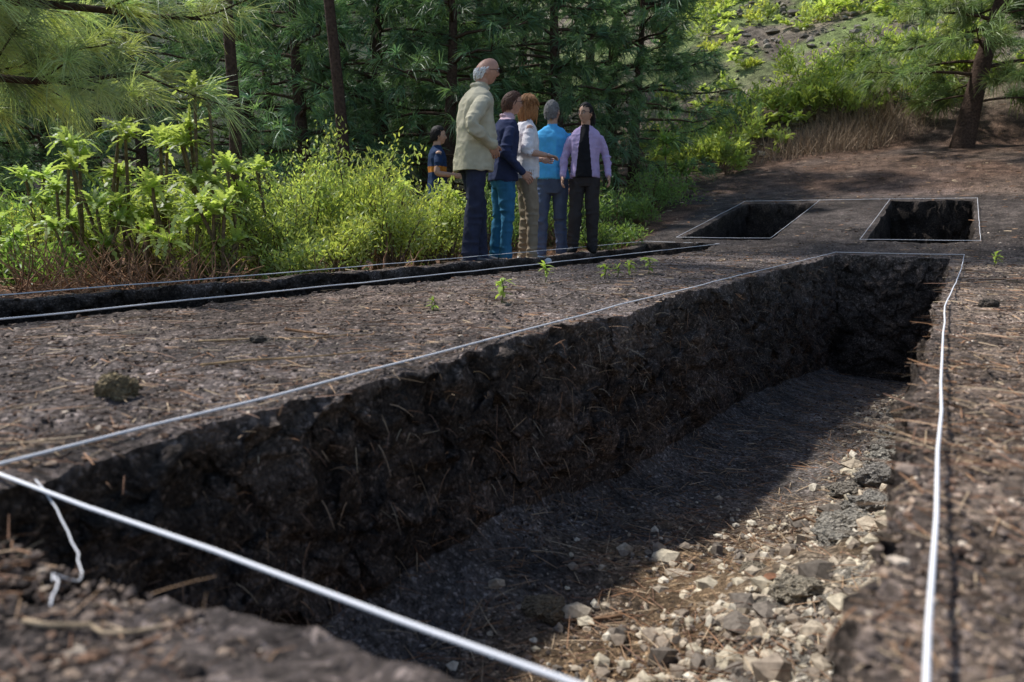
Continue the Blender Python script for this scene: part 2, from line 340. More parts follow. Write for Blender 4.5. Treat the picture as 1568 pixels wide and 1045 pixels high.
# ---------------------------------------------------------------- plants
def pine_mesh(name,h,rad,z0,nbr,nsub,ntf,nn,NL,NW,green,seed,lean=(0,0),tr=.16):
    rg=np.random.default_rng(seed);m=MB()
    tz=np.linspace(-.3,h,12);tp=np.stack([lean[0]*tz/h+.08*np.sin(tz*.9+seed),lean[1]*tz/h+.08*np.cos(tz*.7),tz],1)
    V,F=tube(tp,np.linspace(tr,tr*.12,12)*(1+.25*np.exp(-np.maximum(tz,0)*2)),10);m.add(V,F,(.07,.047,.036),0)
    TP=[];TD=[]
    for i in range(nbr):
        t=z0+(1-z0)*((i+.5)/nbr)**.95;zz=t*h;az=i*2.4+rg.normal()*.4
        L=rad*(1-((t-z0)/(1-z0))**1.4*.85)*rg.uniform(.6,1.15)
        b0=np.array([np.interp(zz,tz,tp[:,0]),np.interp(zz,tz,tp[:,1]),zz]);dr=np.array([math.cos(az),math.sin(az),0])
        u=np.linspace(0,1,6);P=b0+dr*(L*u)[:,None];P[:,2]+=L*(.25*u-.45*u**2+.25*u**4)+rg.normal(size=6)*.03*u
        P[:,:2]+=rg.normal(size=(6,2))*.05*u[:,None]
        V,F=tube(P,np.linspace(.035,.008,6)*(L/rad+.3),5,False);m.add(V,F,(.08,.055,.04),0)
        for j in range(nsub):
            q=.3+.7*(j+rg.random())/nsub;pp=np.array([np.interp(q,u,P[:,c]) for c in range(3)])
            sdv=nrm(dr*.7+np.array([-dr[1],dr[0],0])*rg.choice([-1,1])*rg.uniform(.3,1.1)+np.array([0,0,rg.uniform(-.3,.5)]))
            sl=L*.35*rg.uniform(.5,1.2);e=pp+sdv*sl
            V,F=tube(np.array([pp,(pp+e)/2+rg.normal(size=3)*.02,e]),[.009,.007,.004],3,False);m.add(V,F,(.08,.06,.04),0)
            for k in range(ntf):
                f=(k+1)/ntf;TP.append(pp+(e-pp)*f+rg.normal(size=3)*.03);TD.append(nrm(sdv+rg.normal(size=3)*.25+np.array([0,0,.15])))
    TP=np.array(TP);TD=np.array(TD);n=len(TP)
    tb=rg.uniform(.5,1.5,(n,1));hue=rg.uniform(0,1,(n,1))
    tc=np.array(green)*tb*(1+hue*np.array([.5,.15,-.2]))
    base=np.repeat(TP,nn,0)+rg.normal(size=(n*nn,3))*.015;d=nrm(np.repeat(TD,nn,0)*1.0+rsph(n*nn,rg)*.85)
    V,F,k=blades(base,d,NL*rg.uniform(.7,1.15,n*nn),NW,rg.uniform(.15,.6,n*nn),[1,.9,.3],rg=rg)
    C=np.repeat(np.repeat(tc,nn,0)*rg.uniform(.8,1.2,(n*nn,1)),k,0);m.add(V,F,C,1)
    return m.mesh(name,[M_bark,M_needle])
G1=(.105,.2,.125)
PM=[pine_mesh('pine_a',7.5,2.4,.1,46,7,3,17,.28,.014,G1,1),pine_mesh('pine_b',8.5,2.6,.14,48,7,3,17,.28,.014,G1,2,(.5,.2)),pine_mesh('pine_c',6.5,2.2,.04,42,7,3,17,.26,.014,(.13,.25,.155),3,(-.3,0))]
PF=[pine_mesh('pine_far_a',10,2.9,.05,44,6,2,11,.42,.035,G1,4),pine_mesh('pine_far_b',12,3.1,.08,46,6,2,11,.42,.035,G1,5,(.4,.2))]
def gz(x,y): return float(base_z(np.array([x]),np.array([y]))[0])
def inst(me,name,x,y,rot=0,sc=1,dz=-.05):
    o=bpy.data.objects.new(name,me);scene.collection.objects.link(o);o.location=(x,y,gz(x,y)+dz);o.rotation_euler=(0,0,rot);o.scale=(sc,)*3;return o
def PX(px,Y): return (px-784)/1125*Y
rows=[(-60,12,2,.9),(90,13.5,0,.85),(240,12.8,1,.75),(400,15.5,1,.9),(480,13,2,.95),(590,14.5,0,1),(690,13.5,2,.95),(770,15.5,1,1),(850,14.2,0,.9),(925,16.5,1,1),(970,15.5,2,.8),(1700,16,1,.9)]
for i,(px,Y,k,sc) in enumerate(rows): inst(PM[k],'pine_tree',PX(px,Y),Y,i*1.37,sc)
far=[(30,19,1),(170,20,0),(430,19,1),(540,21,0),(650,20,1),(800,21,0),(890,22,1),(120,26,1),(380,27,0),(500,29,1),(620,28,0),(730,28,1),(-100,18,0),(-10,30,0),(1640,24,0)]
for i,(px,Y,k) in enumerate(far): inst(PF[k],'pine_tree',PX(px,Y),Y,i*1.1,.95+.05*(i%4))
# tall pines at the left of the dig: high crowns shade the trenches
inst(pine_mesh('pine_tall_a',10.5,1.9,.56,20,5,2,12,.36,.03,G1,31,(0,0),.07),'pine_tree',-2.95,7.9)
inst(pine_mesh('pine_tall_b',14.5,2.4,.68,28,6,2,14,.38,.034,G1,32,(0,0),.1),'pine_tree',-2.6,11.4)
o=bpy.data.objects.new('pine_tree',pine_mesh('pine_fore',3.2,2.0,.38,34,8,4,46,.25,.0045,(.34,.46,.27),11,(.2,0),.1));scene.collection.objects.link(o);o.location=(-3.95,4.5,-.1)
o=bpy.data.objects.new('pine_tree',pine_mesh('pine_right',7.5,2.4,.12,52,9,4,24,.33,.013,(.24,.36,.17),15,(1.5,0),.22));scene.collection.objects.link(o);o.location=(9.6,16.2,gz(9.6,16.2)-.05)
def bush_chunk(m,c,rad,h,n,LL,LW,col,rg,stems=14,prof=(.2,1,.8,.1),stemcol=(.16,.11,.07)):
    c=np.array(c,float);ends=[]
    for i in range(stems):
        a=rg.uniform(0,6.28);rr=rad*rg.uniform(.2,1)**.7;e=c+np.array([math.cos(a)*rr,math.sin(a)*rr,h*rg.uniform(.45,1.05)*(1-.35*(rr/rad)**2)])
        P=np.array([c+rg.normal(size=3)*.03*np.array([1,1,0]),c*.55+e*.45+np.array([0,0,h*.05])+rg.normal(size=3)*.04,e])
        if stems>5:
            V,F=tube(P,[.012,.008,.003],5,False);m.add(V,F,stemcol,0)
        ends.append((P[1],e))
    k=len(ends);idx=rg.integers(0,k,n);t=rg.uniform(.15,1.08,n)[:,None]
    S=np.array([q[0] for q in ends])[idx];E=np.array([q[1] for q in ends])[idx]
    tw=rg.normal(size=(k*12,3))*rad*.15;tid=(idx*12+rg.integers(0,12,n))
    base=S+(E-S)*t+tw[tid]+rg.normal(size=(n,3))*.02*rad*3
    d=nrm(rsph(n,rg)+np.array([0,0,.7])+nrm(E-c)*.5)
    V,F,kk=blades(base,d,LL*rg.uniform(.6,1.2,n),LW,rg.uniform(0,.4,n),list(prof),rg=rg)
    tb=rg.uniform(.6,1.35,(k*12,1))[tid];C=np.array(col)*tb*(1+rg.uniform(0,.5,(n,1))*np.array([.5,.1,0]))
    m.add(V,F,np.repeat(C,kk,0),1)
def bush(name,px,Y,rad,h,n,LL,LW,col,seed,stems=16,**k):
    rg=np.random.default_rng(seed);m=MB();x=PX(px,Y);bush_chunk(m,(0,0,0),rad,h,n,LL,LW,col,rg,stems,**k)
    o=m.obj(name,[M_bark,M_leaf]);o.location=(x,Y,gz(x,Y)-.02);return o
YG=(.4,.5,.19);YG2=(.33,.44,.18);DG=(.15,.25,.1)
i=0
for px,Y,rad,h,n in [(470,6.9,.5,1.45,3800),(540,7.2,.6,1.45,4500),(600,6.8,.45,1.05,3200),(430,6.5,.4,.9,2600),(510,6.3,.4,.65,2600),(650,7.3,.38,.95,2400),(690,7.9,.35,.8,2000),(580,8.3,.5,1.25,2500),(330,6.1,.4,.5,1500),(400,7.6,.6,1.1,2700),(640,9.0,.6,.9,2300),(250,7.2,.5,.9,2200),(170,7.3,.5,.85,2200),(90,7.2,.5,.8,2200),(330,7.4,.5,1.0,2300),(455,6.1,.3,.4,1200)]:
    bush('green_shrub',px,Y,rad,h,n,.055,.017,YG if i%3 else YG2,50+i,22);i+=1
for px,Y,rad,h,n in [(40,7.9,.8,.9,3500),(150,8,.8,1.0,3500),(60,6.2,.5,.35,2000),(930,11.5,.7,.7,2500),(840,11,.7,.9,2500),(760,11,.7,1,2500),(990,13.5,.8,.7,2500),(300,9.5,.9,1.2,3500),(450,9.8,.9,1.2,3500),(905,9.8,.3,.45,1200),(950,10.4,.35,.35,1000),(545,10.5,1.0,1.3,3500),(980,11.6,.4,.5,1500)]:
    bush('green_shrub',px,Y,rad,h,n,.08,.016,DG if i%2 else (.18,.3,.11),50+i);i+=1
def rosette(m,c,ax,L,n,col,rg,W=.06):
    ph=rg.uniform(0,6.28,n);el=rg.uniform(-.1,1.25,n);d=np.stack([np.cos(ph)*np.cos(el),np.sin(ph)*np.cos(el),np.sin(el)],1)
    d=nrm(d+np.array(ax)*.35)
    V,F,k=blades(np.tile(c,(n,1))+rg.normal(size=(n,3))*.01,d,L*rg.uniform(.65,1.1,n),W,rg.uniform(.25,.75,n),[.15,.25,.9,.3,1,.35,1,.3,.8,.3,.5,.05],flat=True,rg=rg)
    C=np.repeat(np.array(col)*rg.uniform(.7,1.3,(n,1)),k,0);m.add(V,F,C,1)
def rosplant(px,Y,h,spread,nr,L,col,seed,name='sow_thistle_shrub',nl=24,W=.06):
    rg=np.random.default_rng(seed);m=MB()
    for i in range(nr):
        a=rg.uniform(0,6.28);rr=spread*rg.uniform(.1,1);hh=h*rg.uniform(.4,1) if i else h*.93
        e=np.array([math.cos(a)*rr,math.sin(a)*rr,hh-.1]) if i else np.array([.05,0,hh-.1])
        mid=e*.5+rg.normal(size=3)*.05;mid[2]=e[2]*.4
        V,F=tube(np.array([[0,0,-.05],mid*[.6,.6,.5],mid,e*.8+mid*.2,e]),[.022,.018,.015,.013,.012],6,False);m.add(V,F,(.17,.13,.085),0)
        rosette(m,e,nrm(e),L,nl,col,rg,W)
    x=PX(px,Y);o=m.obj(name,[M_bark,M_leaf]);o.location=(x,Y,gz(x,Y));return o
RG=(.47,.57,.24)
for i,(px,Y,h,sp,nr) in enumerate([(310,6.3,1.8,.25,9),(195,6.5,1.5,.35,8),(120,6.8,1.45,.4,7),(350,6.0,1.1,.3,6),(235,6.3,.9,.35,5),(395,6.7,1.15,.3,7),(50,7.2,1.1,.4,6),(300,5.9,.65,.25,3),(680,7.5,.9,.2,5),(610,7.6,1.0,.2,4),(20,6.2,.5,.3,4),(265,6.7,1.45,.3,6),(150,6.3,.8,.3,4)]):
    rosplant(px,Y,h,sp,nr,.29,RG if px>150 else (.36,.47,.2),200+i)
rosplant(1010,15,1.25,.3,5,.5,(.28,.4,.14),300,nl=26,W=.06)
rosplant(1035,14.6,.7,.3,4,.45,(.24,.34,.13),301,nl=22,W=.06)
rg=np.random.default_rng(5);m=MB()
for i in range(620):
    px=rg.uniform(20,350) if i%4 else rg.uniform(350,640);Y=rg.uniform(5.2,6.0) if i%4 else rg.uniform(5.9,6.7);x=PX(px,Y);c=np.array([x,Y,gz(x,Y)]);P=[c]
    d=nrm(rg.normal(size=3)+np.array([0,0,.6]));L=rg.uniform(.2,.6)*(1 if i%4 else .6)
    for k in range(4): d=nrm(d+rg.normal(size=3)*.35);P.append(P[-1]+d*L/4)
    V,F=tube(P,[.006,.005,.004,.003,.002],4,False);m.add(V,F,np.array([.34,.2,.125])*rg.uniform(.5,1.3))
m.obj('dead_brush',[M_bark])
def seedling(px,Y,h,seed):
    rg=np.random.default_rng(seed);m=MB();V,F=tube([[0,0,0],[.01,0,h*.6],[.0,0,h]],[.003,.003,.002],5);m.add(V,F,(.1,.12,.04),0)
    n=16;a=rg.uniform(0,6.28,n);el=rg.uniform(-.1,1.1,n);d=np.stack([np.cos(a)*np.cos(el),np.sin(a)*np.cos(el),np.sin(el)],1)
    V,F,k=blades(np.array([[0,0,1.]])*(h*rg.uniform(.35,1,n))[:,None],d,h*.65,h*.22,.4,[.2,.7,1,.7,.1],flat=True,rg=rg);m.add(V,F,np.repeat(np.array([.4,.52,.14])*rg.uniform(.7,1.3,(n,1)),k,0),1)
    x=PX(px,Y);z,_=surf(np.array([x]),np.array([Y]));o=m.obj('seedling',[M_bark,M_leaf]);o.location=(x,Y,float(z[0]))
for i,(px,Y,h) in enumerate([(768,3.15,.1),(835,4.3,.1),(925,4.6,.09),(962,4.8,.09),(992,5.0,.11),(1518,5.7,.1),(1128,10,.1),(662,2.9,.05),(945,4.7,.07)]): seedling(px,Y,h,i+70)
# hill vegetation
rg=np.random.default_rng(21);m=MB()
for i in range(760):
    Y=rg.uniform(18.5,42);X=rg.uniform(.18,.85)*Y;sz=rg.uniform(.2,.5)*(.7+Y/60)
    if vn(np.array([[X,Y,0]]),.35,4)[0,0]<-.2 and rg.random()<.75: continue
    c=(X,Y,gz(X,Y)-.05)
    if i%2: bush_chunk(m,c,sz,sz*1.3,130,.18,.07,(.44,.52,.19) if i%4==1 else (.32,.42,.17),rg,5)
    else:
        for q in range(4): rosette(m,np.array(c)+rg.normal(size=3)*sz*.5+np.array([0,0,sz*.5]),(0,0,1),.38,12,(.48,.57,.22),rg,.13)
m.obj('hillside_shrubs',[M_bark,M_leaf])
rg=np.random.default_rng(22);m=MB()
for px,Y,sz in [(1085,17.5,.7),(1110,18.6,.8),(1135,20,.8),(1060,19,.9),(1250,20,.8),(1300,20,.9),(1370,19.5,.8),(1400,18.5,.6),(1210,21,.9),(1180,20,.6),(1105,16.8,.5),(1330,19,.8),(1450,19,.7),(1270,19,.7),(1230,19.5,.6)]:
    X=PX(px,Y);bush_chunk(m,(X,Y,gz(X,Y)-.05),sz,sz*1.7,900,.17,.045,(.36,.48,.17),rg,8)
m.obj('green_shrub',[M_bark,M_leaf])
N=2600;px=rg.normal(1290,60,N);Y=rg.uniform(17.3,18.8,N);X=(px-784)/1125*Y;z=base_z(X,Y);d=nrm(rg.normal(size=(N,3))*.35+np.array([0,0,1]))
V,F,k=blades(np.stack([X,Y,z],1),d,rg.uniform(.3,.8,N),.012,rg.uniform(0,.4,N),[1,.8,.6,.2],rg=rg)
m=MB();m.add(V,F,np.repeat(np.array([.36,.26,.17])*rg.uniform(.4,1.2,(N,1)),k,0));m.obj('dry_grass',[M_dry])
N=3000;Y=rg.uniform(18.5,40,N);X=rg.uniform(.2,.8,N)*Y;z=base_z(X,Y);sz=rg.exponential(.05,N)+.02
m=MB();V,F,C=pebbles(np.stack([X,Y,z],1),sz,np.array([[.28,.25,.21]])*rg.uniform(.4,1.3,(N,1)));m.add(V,F,C);m.obj('hillside_stones',[M_stone],False)
m=MB();x0,y0=10.9,15.6;z0=gz(x0,y0)
for P in ([[x0,y0,z0-.1],[x0+.05,y0,z0+.75]],[[x0-.3,y0,z0+.72],[x0+1.6,y0+.2,z0+.78]]): V,F=tube(P,[.035,.03],8);m.add(V,F,(.4,.4,.42))
m.obj('wooden_railing',[M_bark])
# ---------------------------------------------------------------- people
def sph(nu,nv,rx,ry,rz):
    u=np.linspace(0,2*np.pi,nu,endpoint=False);v=np.linspace(.02,np.pi-.02,nv);a,b=np.meshgrid(v,u,indexing='ij')
    V=np.stack([rx*np.sin(a)*np.cos(b),ry*np.sin(a)*np.sin(b),rz*np.cos(a)],-1).reshape(-1,3)
    F=[(i*nu+j,(i+1)*nu+j,(i+1)*nu+(j+1)%nu,i*nu+(j+1)%nu) for i in range(nv-1) for j in range(nu)]
    return V,np.array(F)
def densify(P,Rr,step=.02):
    P=np.array(P,float);Rr=np.array(Rr,float);o=[P[0]];q=[Rr[0]]
    for i in range(len(P)-1):
        n=max(2,int(np.linalg.norm(P[i+1]-P[i])/step))
        for j in range(1,n+1): t=j/n;o.append(P[i]*(1-t)+P[i+1]*t);q.append(Rr[i]*(1-t)+Rr[i+1]*t)
    o=np.array(o);q=np.array(q)
    for _ in range(3):
        if len(o)>4: o[1:-1]=(o[:-2]+2*o[1:-1]+o[2:])/4;q[1:-1]=(q[:-2]+2*q[1:-1]+q[2:])/4
    return o,q
def eloft(rings,n=40):
    rings=np.array(rings,float);zs=np.linspace(rings[0,0],rings[-1,0],40);R2=[np.interp(zs,rings[:,0],rings[:,k]) for k in range(1,rings.shape[1])]
    a=np.linspace(0,2*np.pi,n,endpoint=False);V=[]
    def se(c): return np.sign(c)*np.abs(c)**.85
    for i,z in enumerate(zs):
        V.append(np.stack([R2[0][i]*se(np.cos(a)),R2[1][i]*se(np.sin(a))+R2[2][i],np.full(n,z)],1))
    V=np.concatenate([np.array([[0,R2[2][0],zs[0]]]).repeat(n,0)*1.0+0*V[0],*V,np.array([[0,R2[2][-1],zs[-1]]]).repeat(n,0)])
    m=len(V)//n;F=[(i*n+j,i*n+(j+1)%n,(i+1)*n+(j+1)%n,(i+1)*n+j) for i in range(m-1) for j in range(n)]
    return V,np.array(F)
def hand(mb,wr,d,nn,side,curl=.6,mi=2):
    wr=np.array(wr,float);d=nrm(np.array(d,float));nn=np.array(nn,float);nn=nrm(nn-d*np.dot(nn,d));u=np.cross(d,nn)
    V,F=sph(14,10,1,1,1);V=wr+d*(V[:,2:3]*.052+.045)+u*V[:,:1]*.042+nn*V[:,1:2]*.017;mb.add(V,F,(1,1,1),mi)
    for k,(o,L) in enumerate(zip((-.031,-.0105,.0105,.031),(.062,.075,.08,.07))):
        b=wr+d*.08+u*o*side;p1=b+d*L*.4;e1=nrm(d*math.cos(curl)+nn*math.sin(curl));p2=p1+e1*L*.33;e2=nrm(d*math.cos(curl*2)+nn*math.sin(curl*2))
        P,Q=densify([b,p1,p2,p2+e2*L*.28],[.0095,.009,.0085,.007],.01);V,F=tube(P,Q,8);mb.add(V,F,(1,1,1),mi)
    b=wr+d*.03+u*.03*side;p1=b+nrm(d*.75+u*side*.7+nn*.3)*.035;p2=p1+nrm(d+nn*.35+u*side*.15)*.03
    P,Q=densify([b,p1,p2],[.012,.0105,.008],.01);V,F=tube(P,Q,8);mb.add(V,F,(1,1,1),mi)
def headshape(V,ry=.098,rz=.118):
    V=V.copy();t=np.clip(-V[:,2]/rz,0,1);V[:,0]*=1-.34*t**1.5;bk=V[:,1]<0
    V[:,1]=np.where(bk,V[:,1]*(1-.35*t),V[:,1]*(1-.04*t)); V[:,1]+=.008*t
    V[:,0]*=1-.06*np.clip(V[:,1]/ry,0,1); return V
BIAS={0:.014,5:.014,1:.006,2:0,3:.002,4:.014}
def figure(name,loc,face,H,look):
    g=look.get('g',1);gl=look.get('gl',1);parts=[]
    hem=look.get('hem',.95);L0=look.get('belly',0)
    def add(vf,lab): parts.append((vf[0],vf[1],lab))
    add(eloft([(.79,.12*gl,.10,0),(.86,.165*gl,.118,-.005),(.94,.172*gl,.125,-.01),(1.03,.15*gl,.11,0)]),1)
    add(eloft([(hem,.186*g,.142*g,0),(.98,.178*g,.138*g+L0*.3,L0*.4),(1.1,.165*g,.128*g+L0*.5,L0*.5),(1.26,.18*g,.13*g,.0),(1.36,.19*g,.12*g,-.005),(1.425,.165*g,.1*g,-.008),(1.465,.11*g,.08,-.008),(1.49,.072,.068,0)] if hem<.93 else
              [(hem,.182*g,.135*g,0),(1.1,.152*g,.118*g+L0*.5,L0*.5),(1.26,.168*g,.122*g,.005),(1.36,.18*g,.112*g,0),(1.425,.155*g,.092*g,-.005),(1.465,.1*g,.07,-.005),(1.49,.06,.06,0)]),0)
    add(tube(*densify([(0,-.01,1.44),(0,.0,1.5),(0,.015,1.6)],[.056,.054,.053]),16),2)
    if look.get('collar'): 
        a=np.linspace(0,2*np.pi,20);P=np.stack([.07*np.sin(a),.068*np.cos(a)-.003,1.5+.012*-np.cos(a)],1);add(tube(P,np.full(20,.016),8,False),look['collar'])
    for sx,key in ((1,'R'),(-1,'L')):
        fx,fy,fa=look.get('foot'+key,(sx*.1,0,.15*sx));hz=.88;kn=look.get('knee'+key,((fx+sx*.09)/2,fy/2+.02,.48))
        tw=look.get('tw',1)
        add(tube(*densify([(sx*.088*gl,0,hz),(sx*.09*gl*.6+kn[0]*.4,kn[1]*.5,.7),kn,((kn[0]+fx)/2,(kn[1]+fy)/2-.008,.3),(fx,fy-.01,.07)],[.092*gl,.085*gl,.069*tw,.063*tw,.059*tw]),20),1)
        c,s_=math.sin(fa),math.cos(fa)
        V,F=tube(*densify([(0,-.055,.045),(0,.03,.05),(0,.12,.035),(0,.185,.028)],[.042,.042,.043,.03]),16)
        V[:,2]=np.maximum(V[:,2],.0);V=np.stack([fx+V[:,0]*s_+V[:,1]*c,fy-V[:,0]*c+V[:,1]*s_,V[:,2]],1);parts.append((V,F,3))
        sh=np.array([sx*.168*g,-.005,1.395]);el=np.array(look['el'+key],float);wr=np.array(look['wr'+key],float)
        sl=look.get('sleeve','long');ar=look.get('arm',1)
        if sl=='long': add(tube(*densify([sh*.96,sh*.5+el*.5,el,el*.4+wr*.6,wr-nrm(wr-el)*.005],np.array([.062,.056,.048,.042,.037])*ar),18),5)
        else:
            f=.55 if sl=='short' else .95
            add(tube(*densify([sh*.96,sh*(1-f)+el*f],np.array([.063,.058])*ar),18),5)
            add(tube(*densify([sh,sh*.5+el*.5,el,el*.5+wr*.5,wr],np.array([.045,.043,.038,.035,.026])*ar),18),2)
    m=MB()
    for V,F,l in parts: m.add(V,F)
    me=m.mesh('tmp',[]);o=bpy.data.objects.new('tmp',me);scene.collection.objects.link(o)
    md=o.modifiers.new('r','REMESH');md.mode='VOXEL';md.voxel_size=.0075
    md=o.modifiers.new('s','SMOOTH');md.iterations=3;md.factor=.5
    dg=bpy.context.evaluated_depsgraph_get();e=bpy.data.meshes.new_from_object(o.evaluated_get(dg))
    bpy.data.objects.remove(o)
    n=len(e.vertices);V=np.empty(n*3);e.vertices.foreach_get('co',V);V=V.reshape(-1,3)
    Nn=np.empty(n*3);e.vertices.foreach_get('normal',Nn);Nn=Nn.reshape(-1,3)
    fc=np.array([list(p.vertices) if len(p.vertices)==4 else list(p.vertices)+[p.vertices[-1]] for p in e.polygons])
    cen=V[fc].mean(1);labs=sorted(set(q[2] for q in parts));best=np.full(len(cen),9.);lab=np.zeros(len(cen),int)
    for l in labs:
        pv=np.concatenate([q[0] for q in parts if q[2]==l]);kt=kdtree.KDTree(len(pv))
        for i,q in enumerate(pv): kt.insert(q,i)
        kt.balance();dd=np.array([kt.find(c)[2] for c in cen])-BIAS[l]
        lab=np.where(dd<best,l,lab);best=np.minimum(best,dd)
    if 'rule' in look: lab=look['rule'](lab,cen)
    vl=np.zeros(n,int);vl[fc.ravel()]=np.repeat(lab,4)
    lab[lab==5]=0
    cl=(vl==0)|(vl==1)|(vl==4)|(vl==5);
    q=V*np.array([1,1,.45])
    f1=1-np.abs(vn(q,10,look.get('seed',1))[:,0])*2.2; f2=1-np.abs(vn(V*np.array([.6,.6,1.3]),15,look.get('seed',1)+3)[:,1])*2.2
    joint=np.exp(-((V[:,2]-1.12)/.1)**2)*(vl==5)+np.exp(-((V[:,2]-.48)/.12)**2)*(vl==1)*.6+np.exp(-((V[:,2]-.12)/.08)**2)*(vl==1)
    off=(.009*f1+.009*f2*(.4+joint)+vn(V,38,2)[:,0]*.002-.006)*cl
    V=V+Nn*off[:,None]
    mb=MB();tri=fc[:,2]==fc[:,3]
    mb.add(V,fc[~tri],(1,1,1),lab[~tri])
    if tri.any(): mb.add(V,fc[tri][:,:3],(1,1,1),lab[tri])
    for sx,key in ((1,'R'),(-1,'L')):
        el=np.array(look['el'+key],float);wr=np.array(look['wr'+key],float)
        d=nrm(wr-el);nnv=look.get('palm'+key,(-sx,0.1,0));hand(mb,wr-d*.008,look.get('hd'+key,d),nnv,look.get('th'+key,sx),look.get('curl',.55))
    hy,hp=look.get('hyaw',0),look.get('hpitch',0)
    hm=np.array(Matrix.Rotation(hy,3,'Z')@Matrix.Rotation(-hp,3,'X'));hc=np.array([0,.02,1.635])
    def ah(V,F,mi): mb.add(hc+(np.array(V)@hm.T),F,(1,1,1),mi)
    V,F=sph(48,36,.075,.098,.118);V=headshape(V)
    ey=np.exp(-((np.abs(V[:,0])-.03)**2/.00025+(V[:,2]-.0)**2/.0002))*(V[:,1]>0);V[:,1]-=ey*.009
    ck=np.exp(-((np.abs(V[:,0])-.04)**2/.0005+(V[:,2]+.035)**2/.0006))*(V[:,1]>0);V[:,1]+=ck*.004
    ch=np.exp(-(V[:,0]**2/.0006+(V[:,2]+.1)**2/.0005))*(V[:,1]>0);V[:,1]+=ch*.014
    ah(V,F,2)
    P,Q=densify([(0,.086,.015),(0,.104,-.018),(0,.108,-.03),(0,.092,-.038)],[.006,.009,.011,.008],.008);v,f=tube(P,Q,10);ah(v,f,2)
    for sx in (-1,1):
        v,f=sph(12,8,.008,.018,.03);v=v+[sx*.076,-.005,-.01];ah(v,f,2)
        v,f=sph(10,8,.011,.006,.006);ah(v+[sx*.03,.083,0],f,7);v,f=sph(8,6,.005,.004,.005);ah(v+[sx*.03,.088,0],f,6)
        v,f=tube([(sx*.014,.092,.018),(sx*.03,.092,.023),(sx*.048,.082,.017)],[.003,.004,.0025],6);ah(v,f,5)
        if look.get('glasses'):
            a=np.linspace(0,2*np.pi,14);P=np.stack([sx*.032+.023*np.cos(a),.101+.0*a-.006*np.abs(np.cos(a)*(np.cos(a)*sx>0)),.0+.016*np.sin(a)],1);v,f=tube(P,np.full(14,.002),5,False);ah(v,f,6)
            v,f=tube([(sx*.056,.095,.004),(sx*.076,.04,.006),(sx*.08,-.01,.004)],[.002]*3,5);ah(v,f,6)
    v,f=tube([(-.02,.083,-.064),(0,.0885,-.063),(.02,.083,-.064)],[.0025,.0045,.0025],8);ah(v,f,8)
    hs=look['hair'];rg=np.random.default_rng(look.get('seed',1))
    def strands(n,cond,L,dirf,w=.006):
        u=nrm(rg.normal(size=(n*6,3)));P=headshape(u*np.array([.075,.098,.118]));P=P[cond(P)][:n]
        for p in P:
            nn=nrm(p);d=nrm(dirf(p));d=nrm(d-nn*np.dot(d,nn)*.9);q=[p*1.0]
            for k in range(3):
                x=q[-1]+d*L/3; rr=np.sqrt((x[0]/.075)**2+(x[1]/.098)**2+(x[2]/.118)**2)
                if x[2]>-.05: x=x/max(rr,.2)*max(rr,1.05)
                q.append(x);d=nrm(d+np.array([0,0,-.25]))
            v,f=tube(q,[w*.9,w,w*.8,w*.35],5);ah(v,f,5)
    back=lambda p:np.array([p[0]*2,-.6-p[1]*2,-.35-.9*(p[2]<.04)])
    if hs=='bald': strands(240,lambda P:(P[:,2]<.03)&(P[:,2]>-.055)&(P[:,1]<.0)&~((P[:,2]<-.01)&(P[:,1]>-.02)),.03,back,.005)
    elif hs=='short': strands(520,lambda P:np.where(P[:,1]>.03,P[:,2]>.06+.25*(P[:,1]-.06),np.where(P[:,1]>-.015,P[:,2]>.01,P[:,2]>-.07)),.045,back,.007)
    elif hs=='long':
        strands(420,lambda P:np.where(P[:,1]>.03,P[:,2]>.06,P[:,2]>-.05),.08,lambda p:np.array([p[0]*6,-.15,-.7]),.008)
        def lock(P,Q): v,f=tube(*densify(P,Q),8);ah(v,f,5)
        for a in np.linspace(-2.3,2.3,30):
            k=rg.uniform(.9,1.15);bx,by=math.sin(a)*.078*k,-math.cos(a)*.088*k;lock([(bx*.8,by*.8,.05),(bx*1.08,by*1.05,.0),(bx*1.12,by*1.1,-.09),(bx*.95+rg.normal()*.01,by*1.0,-.17+rg.normal()*.02)],[.014,.017,.016,.005])
    else:
        strands(520,lambda P:np.where(P[:,1]>.03,P[:,2]>.06+.25*(P[:,1]-.06),np.where(P[:,1]>-.015,P[:,2]>.0,P[:,2]>-.07)),.06,lambda p:np.array([-p[0]*6,-1,-.15-p[2]*3]),.007)
        def lock(P,Q): v,f=tube(*densify(P,Q),10);ah(v,f,5)
        if hs=='pony':
            for k in range(9): o=rg.normal(size=3)*.01;lock([np.array((0,-.09,.01))+o,np.array((0,-.122,-.0))+o,np.array((0,-.125,-.06))+o*1.5,np.array((0.01,-.11,-.13))+o*2],[.014,.015,.013,.004])
        else:
            for k in range(7): o=rg.normal(size=3)*.009;lock([np.array((0,-.085,-.01))+o,np.array((0,-.118,-.03))+o,np.array((.0,-.11,-.065))+o],[.016,.016,.006])
    ln=look.get('lean',0);
    for V in mb.V:
        h=np.clip(V[:,2]-.85,0,None);V[:,1]+=ln*h*h;V[:,2]-=.35*ln*h*h
    mats=[look['m'][k] for k in ('top','pants','skin','shoe','inner','hair')]+[M_dark,M_eye,M_lip]
    ob=mb.obj(name,mats);zz,_=surf(np.array([loc[0]]),np.array([loc[1]]))
    ob.location=(loc[0],loc[1],float(zz[0])+.0);ob.rotation_euler=(0,0,face);ob.scale=(H/1.755,)*3
    return ob
def cloth(n,c,sc=14,var=.12): return simple(n,c,.9,sc,var,.5,.006,spec=.15)
